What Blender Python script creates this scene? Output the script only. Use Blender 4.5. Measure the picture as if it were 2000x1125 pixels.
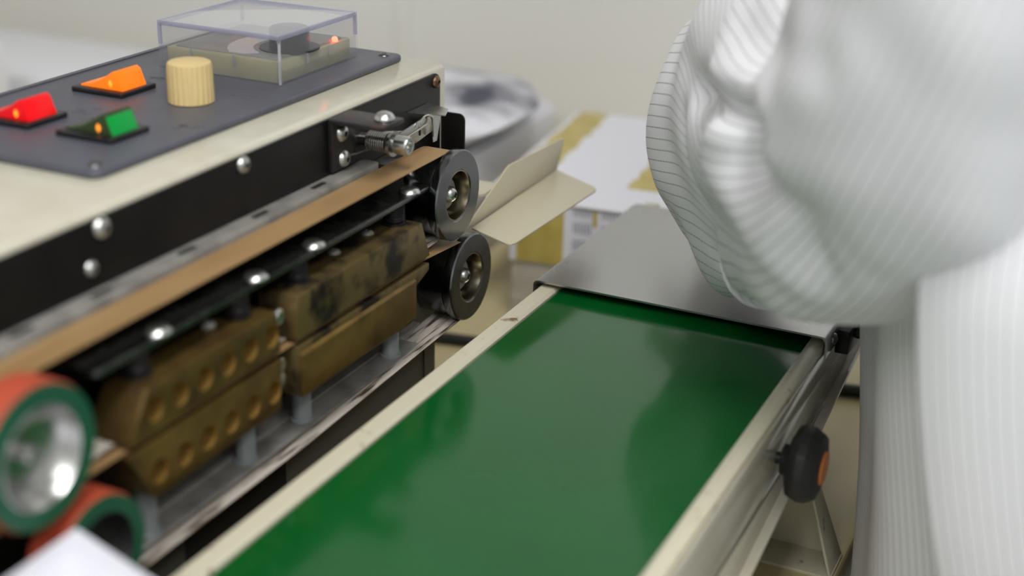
import bpy, bmesh, math, random
from mathutils import Vector, Matrix, Quaternion, noise
random.seed(4)
for o in list(bpy.data.objects): bpy.data.objects.remove(o)
S = bpy.context.scene; C = S.collection
PI = math.pi
# Machine space: x across the conveyor, y along it (away from the camera), z up, 0 = top of the green belt.
H0 = 0.875                       # height of the belt above the floor
O = Vector((0, 0, H0))
TZ = -0.125                      # table top in machine space

# ------------------------------------------------------------------ camera
cd = bpy.data.cameras.new('camera'); cam = bpy.data.objects.new('camera', cd); C.objects.link(cam)
R = Matrix(((0.90062032, -0.18256827, 0.39440064), (0.43401011, 0.33027442, -0.83818496), (0.02276554, 0.92606027, 0.37668833)))
cam.matrix_world = Matrix.Translation(Vector((0.30322831, -0.70977795, 0.31447279)) + O) @ R.to_4x4()
cd.sensor_width = 36; cd.lens = 50; cd.clip_start = 0.02
cd.dof.use_dof = True; cd.dof.focus_distance = 0.79; cd.dof.aperture_fstop = 3.7
S.camera = cam
# ------------------------------------------------------------------ light
w = bpy.data.worlds.new('world'); S.world = w; w.use_nodes = True
w.node_tree.nodes['Background'].inputs[0].default_value = (0.95, 0.97, 1, 1); w.node_tree.nodes['Background'].inputs[1].default_value = 0.05
S.view_settings.view_transform = 'Standard'; S.view_settings.look = 'None'; S.view_settings.gamma = 1
S.view_settings.use_curve_mapping = False
S.view_settings.exposure = 0.0
CEIL = 2.65
PANELS = [(0.45, -0.85), (1.45, -1.5), (0.3, -2.2)]
PW, PL, PPOW = 0.3, 1.1, 22.5
for px, py in PANELS:
    l = bpy.data.lights.new('panel_light', 'AREA'); l.shape = 'RECTANGLE'; l.size = PW; l.size_y = PL
    l.energy = PPOW; l.color = (1.0, 0.995, 0.985)
    lo = bpy.data.objects.new('panel_light', l); C.objects.link(lo); lo.location = (px, py, CEIL - 0.045)

# ------------------------------------------------------------------ materials
def lin(r, g, b):
    f = lambda c: (c/255/12.92) if c/255 <= .04045 else ((c/255 + .055)/1.055)**2.4
    return (f(r), f(g), f(b), 1)
def mat(name, col, rough=.5, metal=0, var=0, scale=40, col2=None, lo=.35, hi=.65, bump=0, bscale=200, spec=.5, stretch=(1, 1, 1), rvar=0, coat=0):
    m = bpy.data.materials.new(name); m.use_nodes = True; nt = m.node_tree; N = nt.nodes; L = nt.links
    b = N['Principled BSDF']; b.inputs['Base Color'].default_value = col; b.inputs['Roughness'].default_value = rough
    b.inputs['Metallic'].default_value = metal; b.inputs['Specular IOR Level'].default_value = spec
    b.inputs['Coat Weight'].default_value = coat
    if var or bump or rvar:
        tc = N.new('ShaderNodeTexCoord'); mp = N.new('ShaderNodeMapping'); mp.inputs['Scale'].default_value = stretch
        L.new(tc.outputs['Object'], mp.inputs['Vector'])
    if var or rvar:
        nz = N.new('ShaderNodeTexNoise'); nz.inputs['Scale'].default_value = scale; nz.inputs['Detail'].default_value = 5
        L.new(mp.outputs['Vector'], nz.inputs['Vector'])
        rp = N.new('ShaderNodeValToRGB'); rp.color_ramp.elements[0].position = lo; rp.color_ramp.elements[1].position = hi
        c2 = col2 if col2 else tuple(c*(1-var) for c in col[:3]) + (1,)
        rp.color_ramp.elements[0].color = c2; rp.color_ramp.elements[1].color = col
        L.new(nz.outputs['Fac'], rp.inputs['Fac'])
        if var: L.new(rp.outputs['Color'], b.inputs['Base Color'])
        if rvar:
            mr = N.new('ShaderNodeMapRange'); mr.inputs['From Min'].default_value = .3; mr.inputs['From Max'].default_value = .7
            mr.inputs['To Min'].default_value = rough - rvar; mr.inputs['To Max'].default_value = rough + rvar
            L.new(nz.outputs['Fac'], mr.inputs['Value']); L.new(mr.outputs['Result'], b.inputs['Roughness'])
    if bump:
        n2 = N.new('ShaderNodeTexNoise'); n2.inputs['Scale'].default_value = bscale; n2.inputs['Detail'].default_value = 4
        L.new(mp.outputs['Vector'], n2.inputs['Vector'])
        bp = N.new('ShaderNodeBump'); bp.inputs['Strength'].default_value = bump; bp.inputs['Distance'].default_value = .002
        L.new(n2.outputs['Fac'], bp.inputs['Height']); L.new(bp.outputs['Normal'], b.inputs['Normal'])
    return m
def emis(m, col, s):
    b = m.node_tree.nodes['Principled BSDF']; b.inputs['Emission Color'].default_value = col; b.inputs['Emission Strength'].default_value = s
    return m
M = {}
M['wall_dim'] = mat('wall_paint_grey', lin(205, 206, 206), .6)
M['wall'] = mat('wall_paint', lin(236, 236, 235), .55, bump=.05, bscale=30)
M['trim'] = mat('trim_white', lin(240, 240, 238), .4)
M['floor'] = mat('floor_vinyl', lin(140, 150, 145), .4, var=.1, scale=6)
M['ceiling'] = mat('ceiling_paint', lin(235, 235, 232), .7)
M['table'] = mat('table_laminate', lin(205, 192, 150), .38, var=1, col2=lin(188, 173, 128), scale=9, stretch=(2.5, .5, 1))
M['cream'] = mat('cream_enamel', lin(200, 196, 180), .2, var=1, col2=lin(190, 184, 166), scale=30, lo=.3, hi=.6)
M['cream_gloss'] = mat('cream_gloss_enamel', lin(196, 192, 176), .09, spec=.75, var=1, col2=lin(184, 178, 160), scale=20)
M['cream_worn'] = mat('cream_enamel_worn', lin(200, 194, 172), .28, var=1, col2=lin(120, 96, 66), scale=95, lo=.26, hi=.36)
M['guide'] = mat('cream_guide', lin(188, 180, 156), .35, var=1, col2=lin(40, 36, 30), scale=160, lo=.20, hi=.235)
M['black'] = mat('black_enamel', lin(15, 14, 14), .34, var=1, col2=lin(24, 21, 19), scale=40, bump=.05, bscale=60, spec=.18)
M['black2'] = mat('black_bracket', lin(34, 31, 33), .4, var=1, col2=lin(74, 48, 38), scale=70, lo=.25, hi=.42)
M['rust'] = mat('rusty_screw', lin(140, 110, 85), .4, .85, var=.5, scale=300)
M['panel'] = mat('slate_plastic', lin(80, 81, 91), .42, var=.12, scale=60, bump=.06, bscale=900)
M['panel_mark'] = mat('embossed_mark', lin(96, 97, 104), .45)
M['steel'] = mat('brushed_steel', (.50, .495, .48, 1), .24, 1, var=.12, scale=30, rvar=.06)
M['roller'] = mat('roller_steel', (.21, .215, .225, 1), .2, 1, var=.2, scale=40, rvar=.05)
M['roller_in'] = mat('roller_recess', (.42, .37, .27, 1), .22, 1, var=.5, scale=90)
M['spring'] = mat('spring_steel', lin(46, 44, 46), .4, .6)
M['steel_dark'] = mat('dark_steel', (.2, .2, .205, 1), .25, 1, var=.25, scale=60, rvar=.06)
M['cover'] = mat('stainless_sheet', (.52, .52, .52, 1), .28, 1, var=.12, scale=12, lo=.1, hi=.9, rvar=.04)
M['zinc'] = mat('zinc_screw', (.68, .69, .67, 1), .28, 1, var=.2, scale=300)
M['pewter'] = mat('grey_aluminium', lin(138, 135, 130), .5, .1, var=.4, scale=70, lo=.3, hi=.55)
M['post'] = mat('zinc_post', lin(165, 172, 174), .35, .25, var=.2, scale=80)
M['brass'] = mat('stained_brass', lin(128, 104, 54), .4, .7, var=1, col2=lin(84, 64, 36), scale=38, lo=.32, hi=.62)
M['brass_dirty'] = mat('burnt_brass', lin(122, 104, 66), .42, .7, var=1, col2=lin(46, 40, 36), scale=55, lo=.36, hi=.52)
M['brass_bright'] = mat('lit_bore_brass', lin(186, 148, 80), .3, .7)  # polished bore walls, colour lightened so the holes look lit inside
M['ptfe'] = mat('tan_belt', lin(156, 126, 86), .5, var=1, col2=lin(140, 110, 72), scale=24, stretch=(3, .6, 3))
M['ptfe_in'] = mat('glazed_belt', lin(186, 178, 168), .3, var=1, col2=lin(70, 58, 50), scale=40, lo=.36, hi=.5, stretch=(10, .8, 5))
M['green'] = mat('green_pvc', lin(8, 84, 32), .12, var=1, col2=lin(7, 76, 29), scale=14, rvar=.03, spec=.45)
M['green_wheel'] = mat('green_wheel', lin(20, 84, 58), .5, var=.2, scale=60)
M['orange'] = mat('orange_rubber', lin(180, 70, 42), .6, var=.2, scale=60)
M['rubber'] = mat('black_rubber', lin(18, 18, 19), .5, bump=.1, bscale=300)
M['amber_cap'] = mat('orange_cap', lin(196, 112, 40), .4)
M['knob'] = mat('cream_knob', lin(212, 188, 132), .5, var=.08, scale=60)
M['olive'] = mat('olive_plastic', lin(172, 168, 126), .5, var=.1, scale=80)
M['dial'] = mat('dial_face', lin(150, 148, 142), .35, var=.25, scale=60)
M['dial_band'] = mat('dial_band', lin(206, 206, 204), .4)
M['blackpl'] = mat('black_plastic', lin(22, 21, 24), .35)
M['base'] = mat('base_paint', lin(86, 86, 78), .45, var=.2, scale=20)
M['void'] = mat('seam_and_hole_shade', lin(8, 8, 8), .8)  # flat black for seams, and painted shade inside openings, slots and screw recesses
M['white_pouch'] = mat('white_pouch', lin(228, 228, 238), .35, bump=.3, bscale=30)
M['white_card'] = mat('white_card', lin(235, 235, 240), .5)
M['skin'] = mat('skin', lin(205, 160, 135), .5)
M['glove'] = mat('white_glove', lin(232, 232, 230), .5, bump=.2, bscale=80)
M['mask'] = mat('mask_cloth', lin(200, 214, 226), .7)
M['trouser'] = mat('white_trouser', lin(222, 222, 226), .75, bump=.3, bscale=25)
M['shoe'] = mat('white_shoe', lin(225, 225, 225), .5)
M['cable'] = mat('black_cable', lin(20, 20, 20), .5)
M['lamp_body'] = mat('lamp_body', lin(238, 238, 238), .5)
M['ribbed'] = mat('pouch_edges', lin(206, 200, 186), .55, var=.1, scale=30)

def glow(name, col, e, strength):
    m = mat(name, col, .28); b = m.node_tree.nodes['Principled BSDF']
    b.inputs['Transmission Weight'].default_value = .25; b.inputs['IOR'].default_value = 1.3
    return emis(m, e, strength)
M['sw_red'] = glow('red_rocker', lin(190, 12, 24), lin(225, 20, 22), .55)
M['sw_amber'] = glow('amber_rocker', lin(225, 110, 20), lin(245, 120, 25), .65)
M['sw_green'] = glow('green_rocker', lin(8, 130, 52), lin(6, 165, 70), .38)
M['sw_smoke'] = glow('smoky_rocker', lin(50, 66, 40), lin(60, 70, 30), .12)
M['bulb_orange'] = emis(mat('neon_orange', lin(255, 150, 50), .3), lin(255, 140, 40), 1.1)
M['bulb_red'] = emis(mat('led_red', lin(255, 60, 40), .3), lin(255, 60, 40), 15)

def clear(name, tint, fac):
    m = bpy.data.materials.new(name); m.use_nodes = True; nt = m.node_tree; N = nt.nodes; L = nt.links
    N.remove(N['Principled BSDF']); out = N['Material Output']
    t = N.new('ShaderNodeBsdfTransparent'); t.inputs[0].default_value = tint
    g = N.new('ShaderNodeBsdfGlossy'); g.inputs['Roughness'].default_value = .08; g.inputs[0].default_value = (1, 1, 1, 1)
    f = N.new('ShaderNodeFresnel'); f.inputs[0].default_value = 1.45
    d = N.new('ShaderNodeBsdfDiffuse'); d.inputs[0].default_value = (.75, .76, .8, 1)
    m1 = N.new('ShaderNodeMixShader'); m2 = N.new('ShaderNodeMixShader'); m1.inputs[0].default_value = fac
    L.new(t.outputs[0], m1.inputs[1]); L.new(d.outputs[0], m1.inputs[2])
    gm = N.new('ShaderNodeNewGeometry'); iv = N.new('ShaderNodeMath'); iv.operation = 'SUBTRACT'; iv.inputs[0].default_value = 1; L.new(gm.outputs['Backfacing'], iv.inputs[1])
    ml = N.new('ShaderNodeMath'); ml.operation = 'MULTIPLY'; L.new(f.outputs[0], ml.inputs[0]); L.new(iv.outputs[0], ml.inputs[1])
    L.new(ml.outputs[0], m2.inputs[0]); L.new(m1.outputs[0], m2.inputs[1]); L.new(g.outputs[0], m2.inputs[2])
    L.new(m2.outputs[0], out.inputs[0]); return m
M['clear_skirt'] = clear('clear_plastic_skirt', (.97, .97, .97, 1), .02)
M['clear'] = clear('clear_plastic', (.95, .95, .96, 1), .06)
M['clear_light'] = clear('frosted_plastic_edge', (.9, .9, .92, 1), .45)
M['clear_top'] = clear('dusty_clear_plastic', (.93, .93, .93, 1), .26)
M['clear_edge'] = clear('bluish_plastic_edge', (.62, .63, .80, 1), .25)

def stripes():
    m = mat('pinstripe_cloth', lin(242, 242, 246), .8, bump=.25, bscale=18, spec=.2); nt = m.node_tree; N = nt.nodes; L = nt.links
    b = N['Principled BSDF']
    uv = N.new('ShaderNodeUVMap'); sx = N.new('ShaderNodeSeparateXYZ'); L.new(uv.outputs[0], sx.inputs[0])
    def mth(op, a, v):
        n = N.new('ShaderNodeMath'); n.operation = op
        L.new(a, n.inputs[0]); n.inputs[1].default_value = v; return n.outputs[0]
    u = mth('FRACT', mth('DIVIDE', sx.outputs[0], .0050), 0)
    ln = mth('LESS_THAN', u, .09)
    vv = mth('LESS_THAN', mth('FRACT', mth('DIVIDE', sx.outputs[1], .0016), 0), .8)
    mu = N.new('ShaderNodeMath'); mu.operation = 'MULTIPLY'; L.new(ln, mu.inputs[0]); L.new(vv, mu.inputs[1])
    mx = N.new('ShaderNodeMix'); mx.data_type = 'RGBA'; L.new(mu.outputs[0], mx.inputs[0])
    mx.inputs[6].default_value = lin(242, 242, 246); mx.inputs[7].default_value = lin(146, 146, 157)
    L.new(mx.outputs[2], b.inputs['Base Color'])
    return m
M['stripe'] = stripes()

def print_mat(name, kind):
    """flat print on the pouch pack: white film with gold bands and grey text rows, in pack coordinates"""
    m = mat(name, lin(226, 226, 236), .35); nt = m.node_tree; N = nt.nodes; L = nt.links; b = N['Principled BSDF']
    tc = N.new('ShaderNodeTexCoord'); sx = N.new('ShaderNodeSeparateXYZ'); L.new(tc.outputs['Object'], sx.inputs[0])
    nz = N.new('ShaderNodeTexNoise'); nz.inputs['Scale'].default_value = 60; L.new(tc.outputs['Object'], nz.inputs['Vector'])
    def mth(op, a, v):
        n = N.new('ShaderNodeMath'); n.operation = op
        for i, q in enumerate((a, v)):
            if isinstance(q, (int, float)): n.inputs[i].default_value = q
            else: L.new(q, n.inputs[i])
        return n.outputs[0]
    def rng(a, lo, hi): return mth('MULTIPLY', mth('GREATER_THAN', a, lo), mth('LESS_THAN', a, hi))
    gold = N.new('ShaderNodeMix'); gold.data_type = 'RGBA'; L.new(nz.outputs['Fac'], gold.inputs[0])
    gold.inputs[6].default_value = lin(150, 132, 40); gold.inputs[7].default_value = lin(216, 196, 120)
    col = None
    def layer(prev, fac, c):
        x = N.new('ShaderNodeMix'); x.data_type = 'RGBA'; L.new(fac, x.inputs[0])
        if isinstance(prev, tuple): x.inputs[6].default_value = prev
        else: L.new(prev, x.inputs[6])
        if isinstance(c, tuple): x.inputs[7].default_value = c
        else: L.new(c, x.inputs[7])
        return x.outputs[2]
    X, Y, Z = sx.outputs[0], sx.outputs[1], sx.outputs[2]
    white = lin(226, 226, 236)
    if kind == 'top':
        wob = mth('MULTIPLY', mth('SUBTRACT', nz.outputs['Fac'], .5), .012)
        xx = mth('ADD', X, wob)
        col = layer(white, rng(xx, -.017, .010), gold.outputs[2])
        col = layer(col, mth('MULTIPLY', rng(xx, .078, .118), mth('GREATER_THAN', Y, .05)), gold.outputs[2])
    elif kind == 'front':
        col = layer(white, rng(X, .006, .043), gold.outputs[2])
        rows = mth('MULTIPLY', rng(mth('FRACT', mth('DIVIDE', X, .0024), 0), .0, .55), rng(mth('FRACT', mth('DIVIDE', mth('ADD', Z, .003), .0135), 0), .1, .75))
        blk = mth('ADD', rng(X, .050, .064), mth('ADD', rng(X, .071, .090), rng(X, .098, .112)))
        blk = mth('MULTIPLY', blk, rng(Z, .054, .098))
        col = layer(col, mth('MULTIPLY', rows, blk), lin(150, 152, 170))
        col = layer(col, mth('MULTIPLY', rng(X, .065, .0685), rng(Z, .086, .098)), gold.outputs[2])
    else:   # grey photo print on the crumpled pouch
        n2 = N.new('ShaderNodeTexNoise'); n2.inputs['Scale'].default_value = 16; n2.inputs['Detail'].default_value = 4
        L.new(tc.outputs['Object'], n2.inputs['Vector'])
        rp = N.new('ShaderNodeValToRGB'); rp.color_ramp.elements[0].position = .42; rp.color_ramp.elements[1].position = .66
        rp.color_ramp.elements[0].color = lin(70, 70, 86); rp.color_ramp.elements[1].color = lin(222, 222, 230)
        L.new(n2.outputs['Fac'], rp.inputs['Fac']); col = rp.outputs['Color']
    L.new(col, b.inputs['Base Color']); return m
M['print_top'] = print_mat('pouch_print_top', 'top'); M['print_front'] = print_mat('pouch_print_front', 'front'); M['print_grey'] = print_mat('pouch_print_grey', 'grey')

# ------------------------------------------------------------------ mesh helpers (machine coordinates)
V = Vector
def nb(): return bmesh.new()
def box(bm, x0, x1, y0, y1, z0, z1):
    v = [bm.verts.new((x, y, z)) for z in (z0, z1) for y in (y0, y1) for x in (x0, x1)]
    for f in ((0, 2, 3, 1), (4, 5, 7, 6), (0, 1, 5, 4), (1, 3, 7, 5), (3, 2, 6, 7), (2, 0, 4, 6)): bm.faces.new([v[i] for i in f])
    return bm
def prism(bm, poly, axis, lo, hi):
    """poly: 2-D points in the two axes that remain (cyclic order), extruded along axis"""
    def P(p, h):
        return {'x': (h, p[0], p[1]), 'y': (p[0], h, p[1]), 'z': (p[0], p[1], h)}[axis]
    a = [bm.verts.new(P(p, lo)) for p in poly]; b = [bm.verts.new(P(p, hi)) for p in poly]; n = len(poly)
    bm.faces.new(a[::-1]); bm.faces.new(b)
    for i in range(n): bm.faces.new((a[i], a[(i+1) % n], b[(i+1) % n], b[i]))
    bmesh.ops.recalc_face_normals(bm, faces=bm.faces); return bm
def rrect(x0, x1, y0, y1, r, n=5):
    out = []
    for cx, cy, a0 in ((x1-r, y1-r, 0), (x0+r, y1-r, 90), (x0+r, y0+r, 180), (x1-r, y0+r, 270)):
        for i in range(n+1):
            a = math.radians(a0 + 90*i/n); out.append((cx + r*math.cos(a), cy + r*math.sin(a)))
    return out
def frame_of(d):
    d = V(d).normalized(); t = V((0, 0, 1)) if abs(d.z) < .9 else V((0, 1, 0))
    u = t.cross(d).normalized(); return u, d.cross(u).normalized(), d
def lathe(bm, prof, org, axis, seg=40, ring=False):
    """prof: (radius, height along axis) from one end to the other; r=0 closes with a point"""
    u, v, d = frame_of(axis); org = V(org); rings = []
    for r, h in prof:
        if r <= 1e-7: rings.append([bm.verts.new(org + d*h)])
        else: rings.append([bm.verts.new(org + d*h + (u*math.cos(2*PI*i/seg) + v*math.sin(2*PI*i/seg))*r) for i in range(seg)])
    for a, b in zip(rings, rings[1:] + ([rings[0]] if ring else [])):
        if ring and a is rings[-1]: b = rings[0]
        for i in range(seg):
            j = (i+1) % seg
            q = [a[i % len(a)], a[j % len(a)], b[j % len(b)], b[i % len(b)]]
            q2 = []
            for x in q:
                if x not in q2: q2.append(x)
            if len(q2) > 2: bm.faces.new(q2)
    if len(rings[0]) > 1 and not ring: bm.faces.new(rings[0][::-1])
    if len(rings[-1]) > 1 and not ring: bm.faces.new(rings[-1])
    return bm
def tube(bm, pts, r, seg=10, closed=False):
    pts = [V(p) for p in pts]; n = len(pts); rings = []; u = None
    for i, p in enumerate(pts):
        d = ((pts[(i+1) % n] if (closed or i < n-1) else p) - (pts[i-1] if (closed or i > 0) else p)).normalized()
        if u is None: u, v, _ = frame_of(d)
        else: u = (u - d*u.dot(d)).normalized(); v = d.cross(u)
        rr = r[i] if isinstance(r, (list, tuple)) else r
        rings.append([bm.verts.new(p + (u*math.cos(2*PI*k/seg) + v*math.sin(2*PI*k/seg))*rr) for k in range(seg)])
    for i in range(n if closed else n-1):
        a, b = rings[i], rings[(i+1) % n]
        for k in range(seg): bm.faces.new((a[k], a[(k+1) % seg], b[(k+1) % seg], b[k]))
    if not closed: bm.faces.new(rings[0][::-1]); bm.faces.new(rings[-1])
    return bm
BASE = {}
def obj(name, bm, m, parent=None, bev=0, seg=2, ang=32, smooth=True):
    bmesh.ops.remove_doubles(bm, verts=bm.verts, dist=1e-7)
    bmesh.ops.recalc_face_normals(bm, faces=bm.faces)
    if bev:
        ed = [e for e in bm.edges if len(e.link_faces) == 2 and e.calc_face_angle(0) > math.radians(ang)]
        if ed: bmesh.ops.bevel(bm, geom=ed, offset=bev, segments=seg, profile=.5, affect='EDGES', clamp_overlap=True)
    me = bpy.data.meshes.new(name); bm.to_mesh(me); bm.free()
    return objm(name, me, m, parent, smooth)
def objm(name, me, m, parent=None, smooth=True):
    o = bpy.data.objects.new(name, me); C.objects.link(o)
    for mm in (m if isinstance(m, list) else [m]): me.materials.append(M[mm] if isinstance(mm, str) else mm)
    if smooth:
        for p in me.polygons: p.use_smooth = True
        me.set_sharp_from_angle(angle=math.radians(34))
    if parent is None:
        xs = [v.co for v in me.vertices]
        lo = V((min(c.x for c in xs), min(c.y for c in xs), min(c.z for c in xs))); hi = V((max(c.x for c in xs), max(c.y for c in xs), max(c.z for c in xs)))
        b = V(((lo.x+hi.x)/2, (lo.y+hi.y)/2, lo.z))
        me.transform(Matrix.Translation(-b)); o.location = b + O; BASE[o] = b
    else:
        o.parent = parent; b = BASE[parent]; me.transform(Matrix.Translation(-b)); BASE[o] = b
    return o
def thing(name, label, cat, loc, group=None):
    o = bpy.data.objects.new(name, None); C.objects.link(o); o.location = V(loc) + O; BASE[o] = V(loc)
    o.empty_display_size = .05; o['label'] = label; o['category'] = cat
    if group: o['group'] = group
    return o
def tag(o, label, cat, group=None):
    o['label'] = label; o['category'] = cat
    if group: o['group'] = group
    return o
def struct(name, bm, m, bev=0):
    o = obj(name, bm, m, None, bev); o['kind'] = 'structure'; return o
def put(src, parent, off):
    """copy of a part (sharing mesh data) moved by off"""
    o = src.copy(); C.objects.link(o); o.parent = parent; o.location = V(src.location) + V(off); BASE[o] = BASE[src]; 
    for ch in src.children:
        k = ch.copy(); C.objects.link(k); k.parent = o; BASE[k] = BASE[ch]
    return o
def cut(o, bm):
    me = bpy.data.meshes.new('cutter'); bmesh.ops.recalc_face_normals(bm, faces=bm.faces); bm.to_mesh(me); bm.free()
    b = BASE[o]; me.transform(Matrix.Translation(-b)); k = bpy.data.objects.new('cutter', me); C.objects.link(k)
    k.parent = o.parent
    if o.parent is None: k.location = o.location
    md = o.modifiers.new('cut', 'BOOLEAN'); md.object = k; md.operation = 'DIFFERENCE'; md.solver = 'EXACT'
    dg = bpy.context.evaluated_depsgraph_get(); nm = bpy.data.meshes.new_from_object(o.evaluated_get(dg))
    o.modifiers.clear(); old = o.data; o.data = nm; bpy.data.meshes.remove(old); bpy.data.objects.remove(k)
    for p in nm.polygons: p.use_smooth = True
    nm.set_sharp_from_angle(angle=math.radians(34)); return o

# ------------------------------------------------------------------ the room
RX0, RX1, RY0, RY1 = -1.75, 1.9, -3.3, 0.76
fz = -H0; cz = CEIL - H0
struct('floor', box(nb(), RX0-.1, RX1+.1, RY0-.1, RY1+.1, fz-.1, fz), 'floor')
struct('ceiling', box(nb(), RX0-.1, RX1+.1, RY0-.1, RY1+.1, cz, cz+.1), 'ceiling')
struct('wall_back', box(nb(), RX0-.1, RX1+.1, RY1, RY1+.1, fz, cz), 'wall')
struct('wall_front', box(nb(), RX0-.1, RX1+.1, RY0-.1, RY0, fz, cz), 'wall_dim')
struct('wall_left', box(nb(), RX0-.1, RX0, RY0, RY1, fz, cz), 'wall')
struct('wall_right', box(nb(), RX1, RX1+.1, RY0, RY1, fz, cz), 'wall_dim')
struct('trim_1', box(nb(), -.548, -.530, RY1-.006, RY1, fz, cz), 'trim', .001)
struct('trim_2', box(nb(), .526, .546, RY1-.006, RY1, fz, cz), 'trim', .001)
for i, (px, py) in enumerate(PANELS):
    lab = ('long ceiling light just behind the camera, nearest the back wall', 'long ceiling light closest to the right-hand wall',
           'long ceiling light farthest from the back wall, right of the room centre')[i]
    t = thing('ceiling_light', lab, 'ceiling light', (px, py, cz-.04), 'ceiling lights')
    obj('housing', box(nb(), px-.18, px+.18, py-.58, py+.58, cz-.04, cz), 'lamp_body', t, .004)

# ------------------------------------------------------------------ table
t = thing('work_table', 'cream laminate work table carrying the sealing machine and conveyor', 'table', (-.75, .2, fz))
obj('table_top', box(nb(), -1.7, .1835, -.62, .75, TZ-.03, TZ), 'table', t, .003)
for lx in (-1.62, .13):
    for ly in (-.56, .69): obj('leg', box(nb(), lx-.025, lx+.025, ly-.025, ly+.025, fz, TZ-.03), 'steel', t, .002)

# ------------------------------------------------------------------ conveyor
cv = thing('belt_conveyor', 'green belt conveyor with cream side rails beside the sealing machine', 'conveyor', (.075, -.2, TZ))
Y0 = -.62
bm = nb()                                             # belt: closed loop round two end drums
prof = []
rb, ye = .019, .165
for i in range(13): a = PI/2 - PI*i/12; prof.append((ye + rb*math.cos(a), -rb + rb*math.sin(a)))
for i in range(13): a = -PI/2 - PI*i/12; prof.append((Y0+.02 + rb*math.cos(a), -rb + rb*math.sin(a)))
prism(bm, prof, 'x', .0005, .1495); obj('belt', bm, 'green', cv)
obj('drum', lathe(nb(), [(.0, -.004), (.017, -.004), (.017, .154), (0, .154)], (0, ye, -.0195), (1, 0, 0), 32), 'steel', cv)
obj('side_rail', prism(nb(), [(-.0117, -.07), (-.0005, -.07), (-.0005, .0005), (-.002, .0022), (-.0102, .0022), (-.0117, .0008)], 'y', Y0, .172), 'cream_worn', cv)
sp = obj('side_rail', prism(nb(), [(.1495, -.02), (.1495, .0012), (.1512, .0020), (.1545, .0020), (.1575, .0), (.1575, -.02)], 'y', Y0, .172), 'cream_worn', cv)
obj('side_panel', prism(nb(), [(Y0, -.1), (-.32, -.1), (-.134, -.066), (.018, -.042), (.12, -.024), (.172, -.02), (.172, -.004), (Y0, -.004)], 'x', .1555, .1582), 'cream_gloss', cv, .0006)
obj('bottom_lip', prism(nb(), [(-.33, -.1005), (-.134, -.067), (.018, -.043), (.16, -.021), (.16, -.0195), (.018, -.0405), (-.134, -.0645), (-.33, -.098)], 'x', .1580, .1635), 'cream_gloss', cv, .0004)
# stainless cover over the far end: flat sheet with folded flanges, rolled down at the end
bm = nb(); th = .0011
x0, x1, yc = -.0145, .1598, .150
path = [(-.0055, .006), (.05, .006), (.1, .006)]
rr = .030
for i in range(9): a = PI/2 - (PI*.55)*i/8; path.append((yc + rr*math.cos(a), .006 - rr + rr*math.sin(a)))
secs = []
for (y, z), (y2, z2) in zip(path, path[1:] + [path[-1]]):
    dx, dz = (y2-y, z2-z) if (y2, z2) != (y, z) else (path[-1][0]-path[-2][0], path[-1][1]-path[-2][1])
    l = math.hypot(dx, dz); n = (-dz/l, dx/l); ro = .003; cs = []
    def pt(x, d): return V((x, y - n[0]*d, z - n[1]*d))
    fl = .0125
    outer = [(x0, fl)] + [(x0 + ro - ro*math.cos(k*PI/6), ro - ro*math.sin(k*PI/6)) for k in range(4)] + [(x1 - ro + ro*math.sin(k*PI/6), ro - ro*math.cos(k*PI/6)) for k in range(4)] + [(x1, fl)]
    inner = [(x1-th, fl)] + [(x1-th, ro), (x1-ro, th), (x0+ro, th), (x0+th, ro)] + [(x0+th, fl)]
    secs.append([bm.verts.new(pt(*q)) for q in outer + inner])
for a, b in zip(secs, secs[1:]):
    for k in range(len(a)): bm.faces.new((a[k], a[(k+1) % len(a)], b[(k+1) % len(a)], b[k]))
for s in (secs[0][::-1], secs[-1]): bm.faces.new(s)
ec = obj('end_cover', bm, 'cover', cv)
# tab with a slot and screw on the flange
def screw_mesh(bm, org, axis, r, h=None, slot=True):
    h = h or r*.62
    lathe(bm, [(r*.96, -.0004), (r, 0), (r*.96, h*.28), (r*.82, h*.62), (r*.58, h*.86), (r*.34, h*.97), (r*.30, h*.55), (0, h*.5)], org, axis, 20)
    u, v, d = frame_of(axis); o = V(org)
    return bm
def cross_mesh(bm, org, axis, r, h):
    u, v, d = frame_of(axis); o = V(org) + d*h
    for a, b in ((u, v), (v, u)):
        for s in (1,):
            c = [o + a*r*.42 + b*r*.09, o + a*r*.42 - b*r*.09, o - a*r*.42 - b*r*.09, o - a*r*.42 + b*r*.09]
            lo = [bm.verts.new(q - d*r*.12) for q in c]; hi = [bm.verts.new(q) for q in c]
            bm.faces.new(hi); bm.faces.new(lo[::-1])
            for i in range(4): bm.faces.new((lo[i], lo[(i+1) % 4], hi[(i+1) % 4], hi[i]))
    return bm
def screw(parent, org, axis=(1, 0, 0), r=.0035, m='zinc', name='screw'):
    s = obj(name, screw_mesh(nb(), org, axis, r), m, parent)
    if BASE.get(parent) is not None and parent.parent is None:
        obj('cross_recess', cross_mesh(nb(), org, axis, r, r*.62*.93), 'void', s)
    return s
screw(cv, (.1598, .010, -.0005), (1, 0, 0), .0034, 'steel_dark')
# bearing block and stud of the far drum on the right
bb = obj('bearing_block', prism(nb(), [(.022, -.014), (.07, -.02), (.07, .0), (.022, -.0)], 'x', .1584, .166), 'black', cv, .0008)
obj('stud', lathe(nb(), [(.0, 0), (.0045, 0), (.0045, .007), (.003, .0085), (0, .0085)], (.166, .045, -.008), (1, 0, 0), 16), 'spring', cv)
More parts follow.
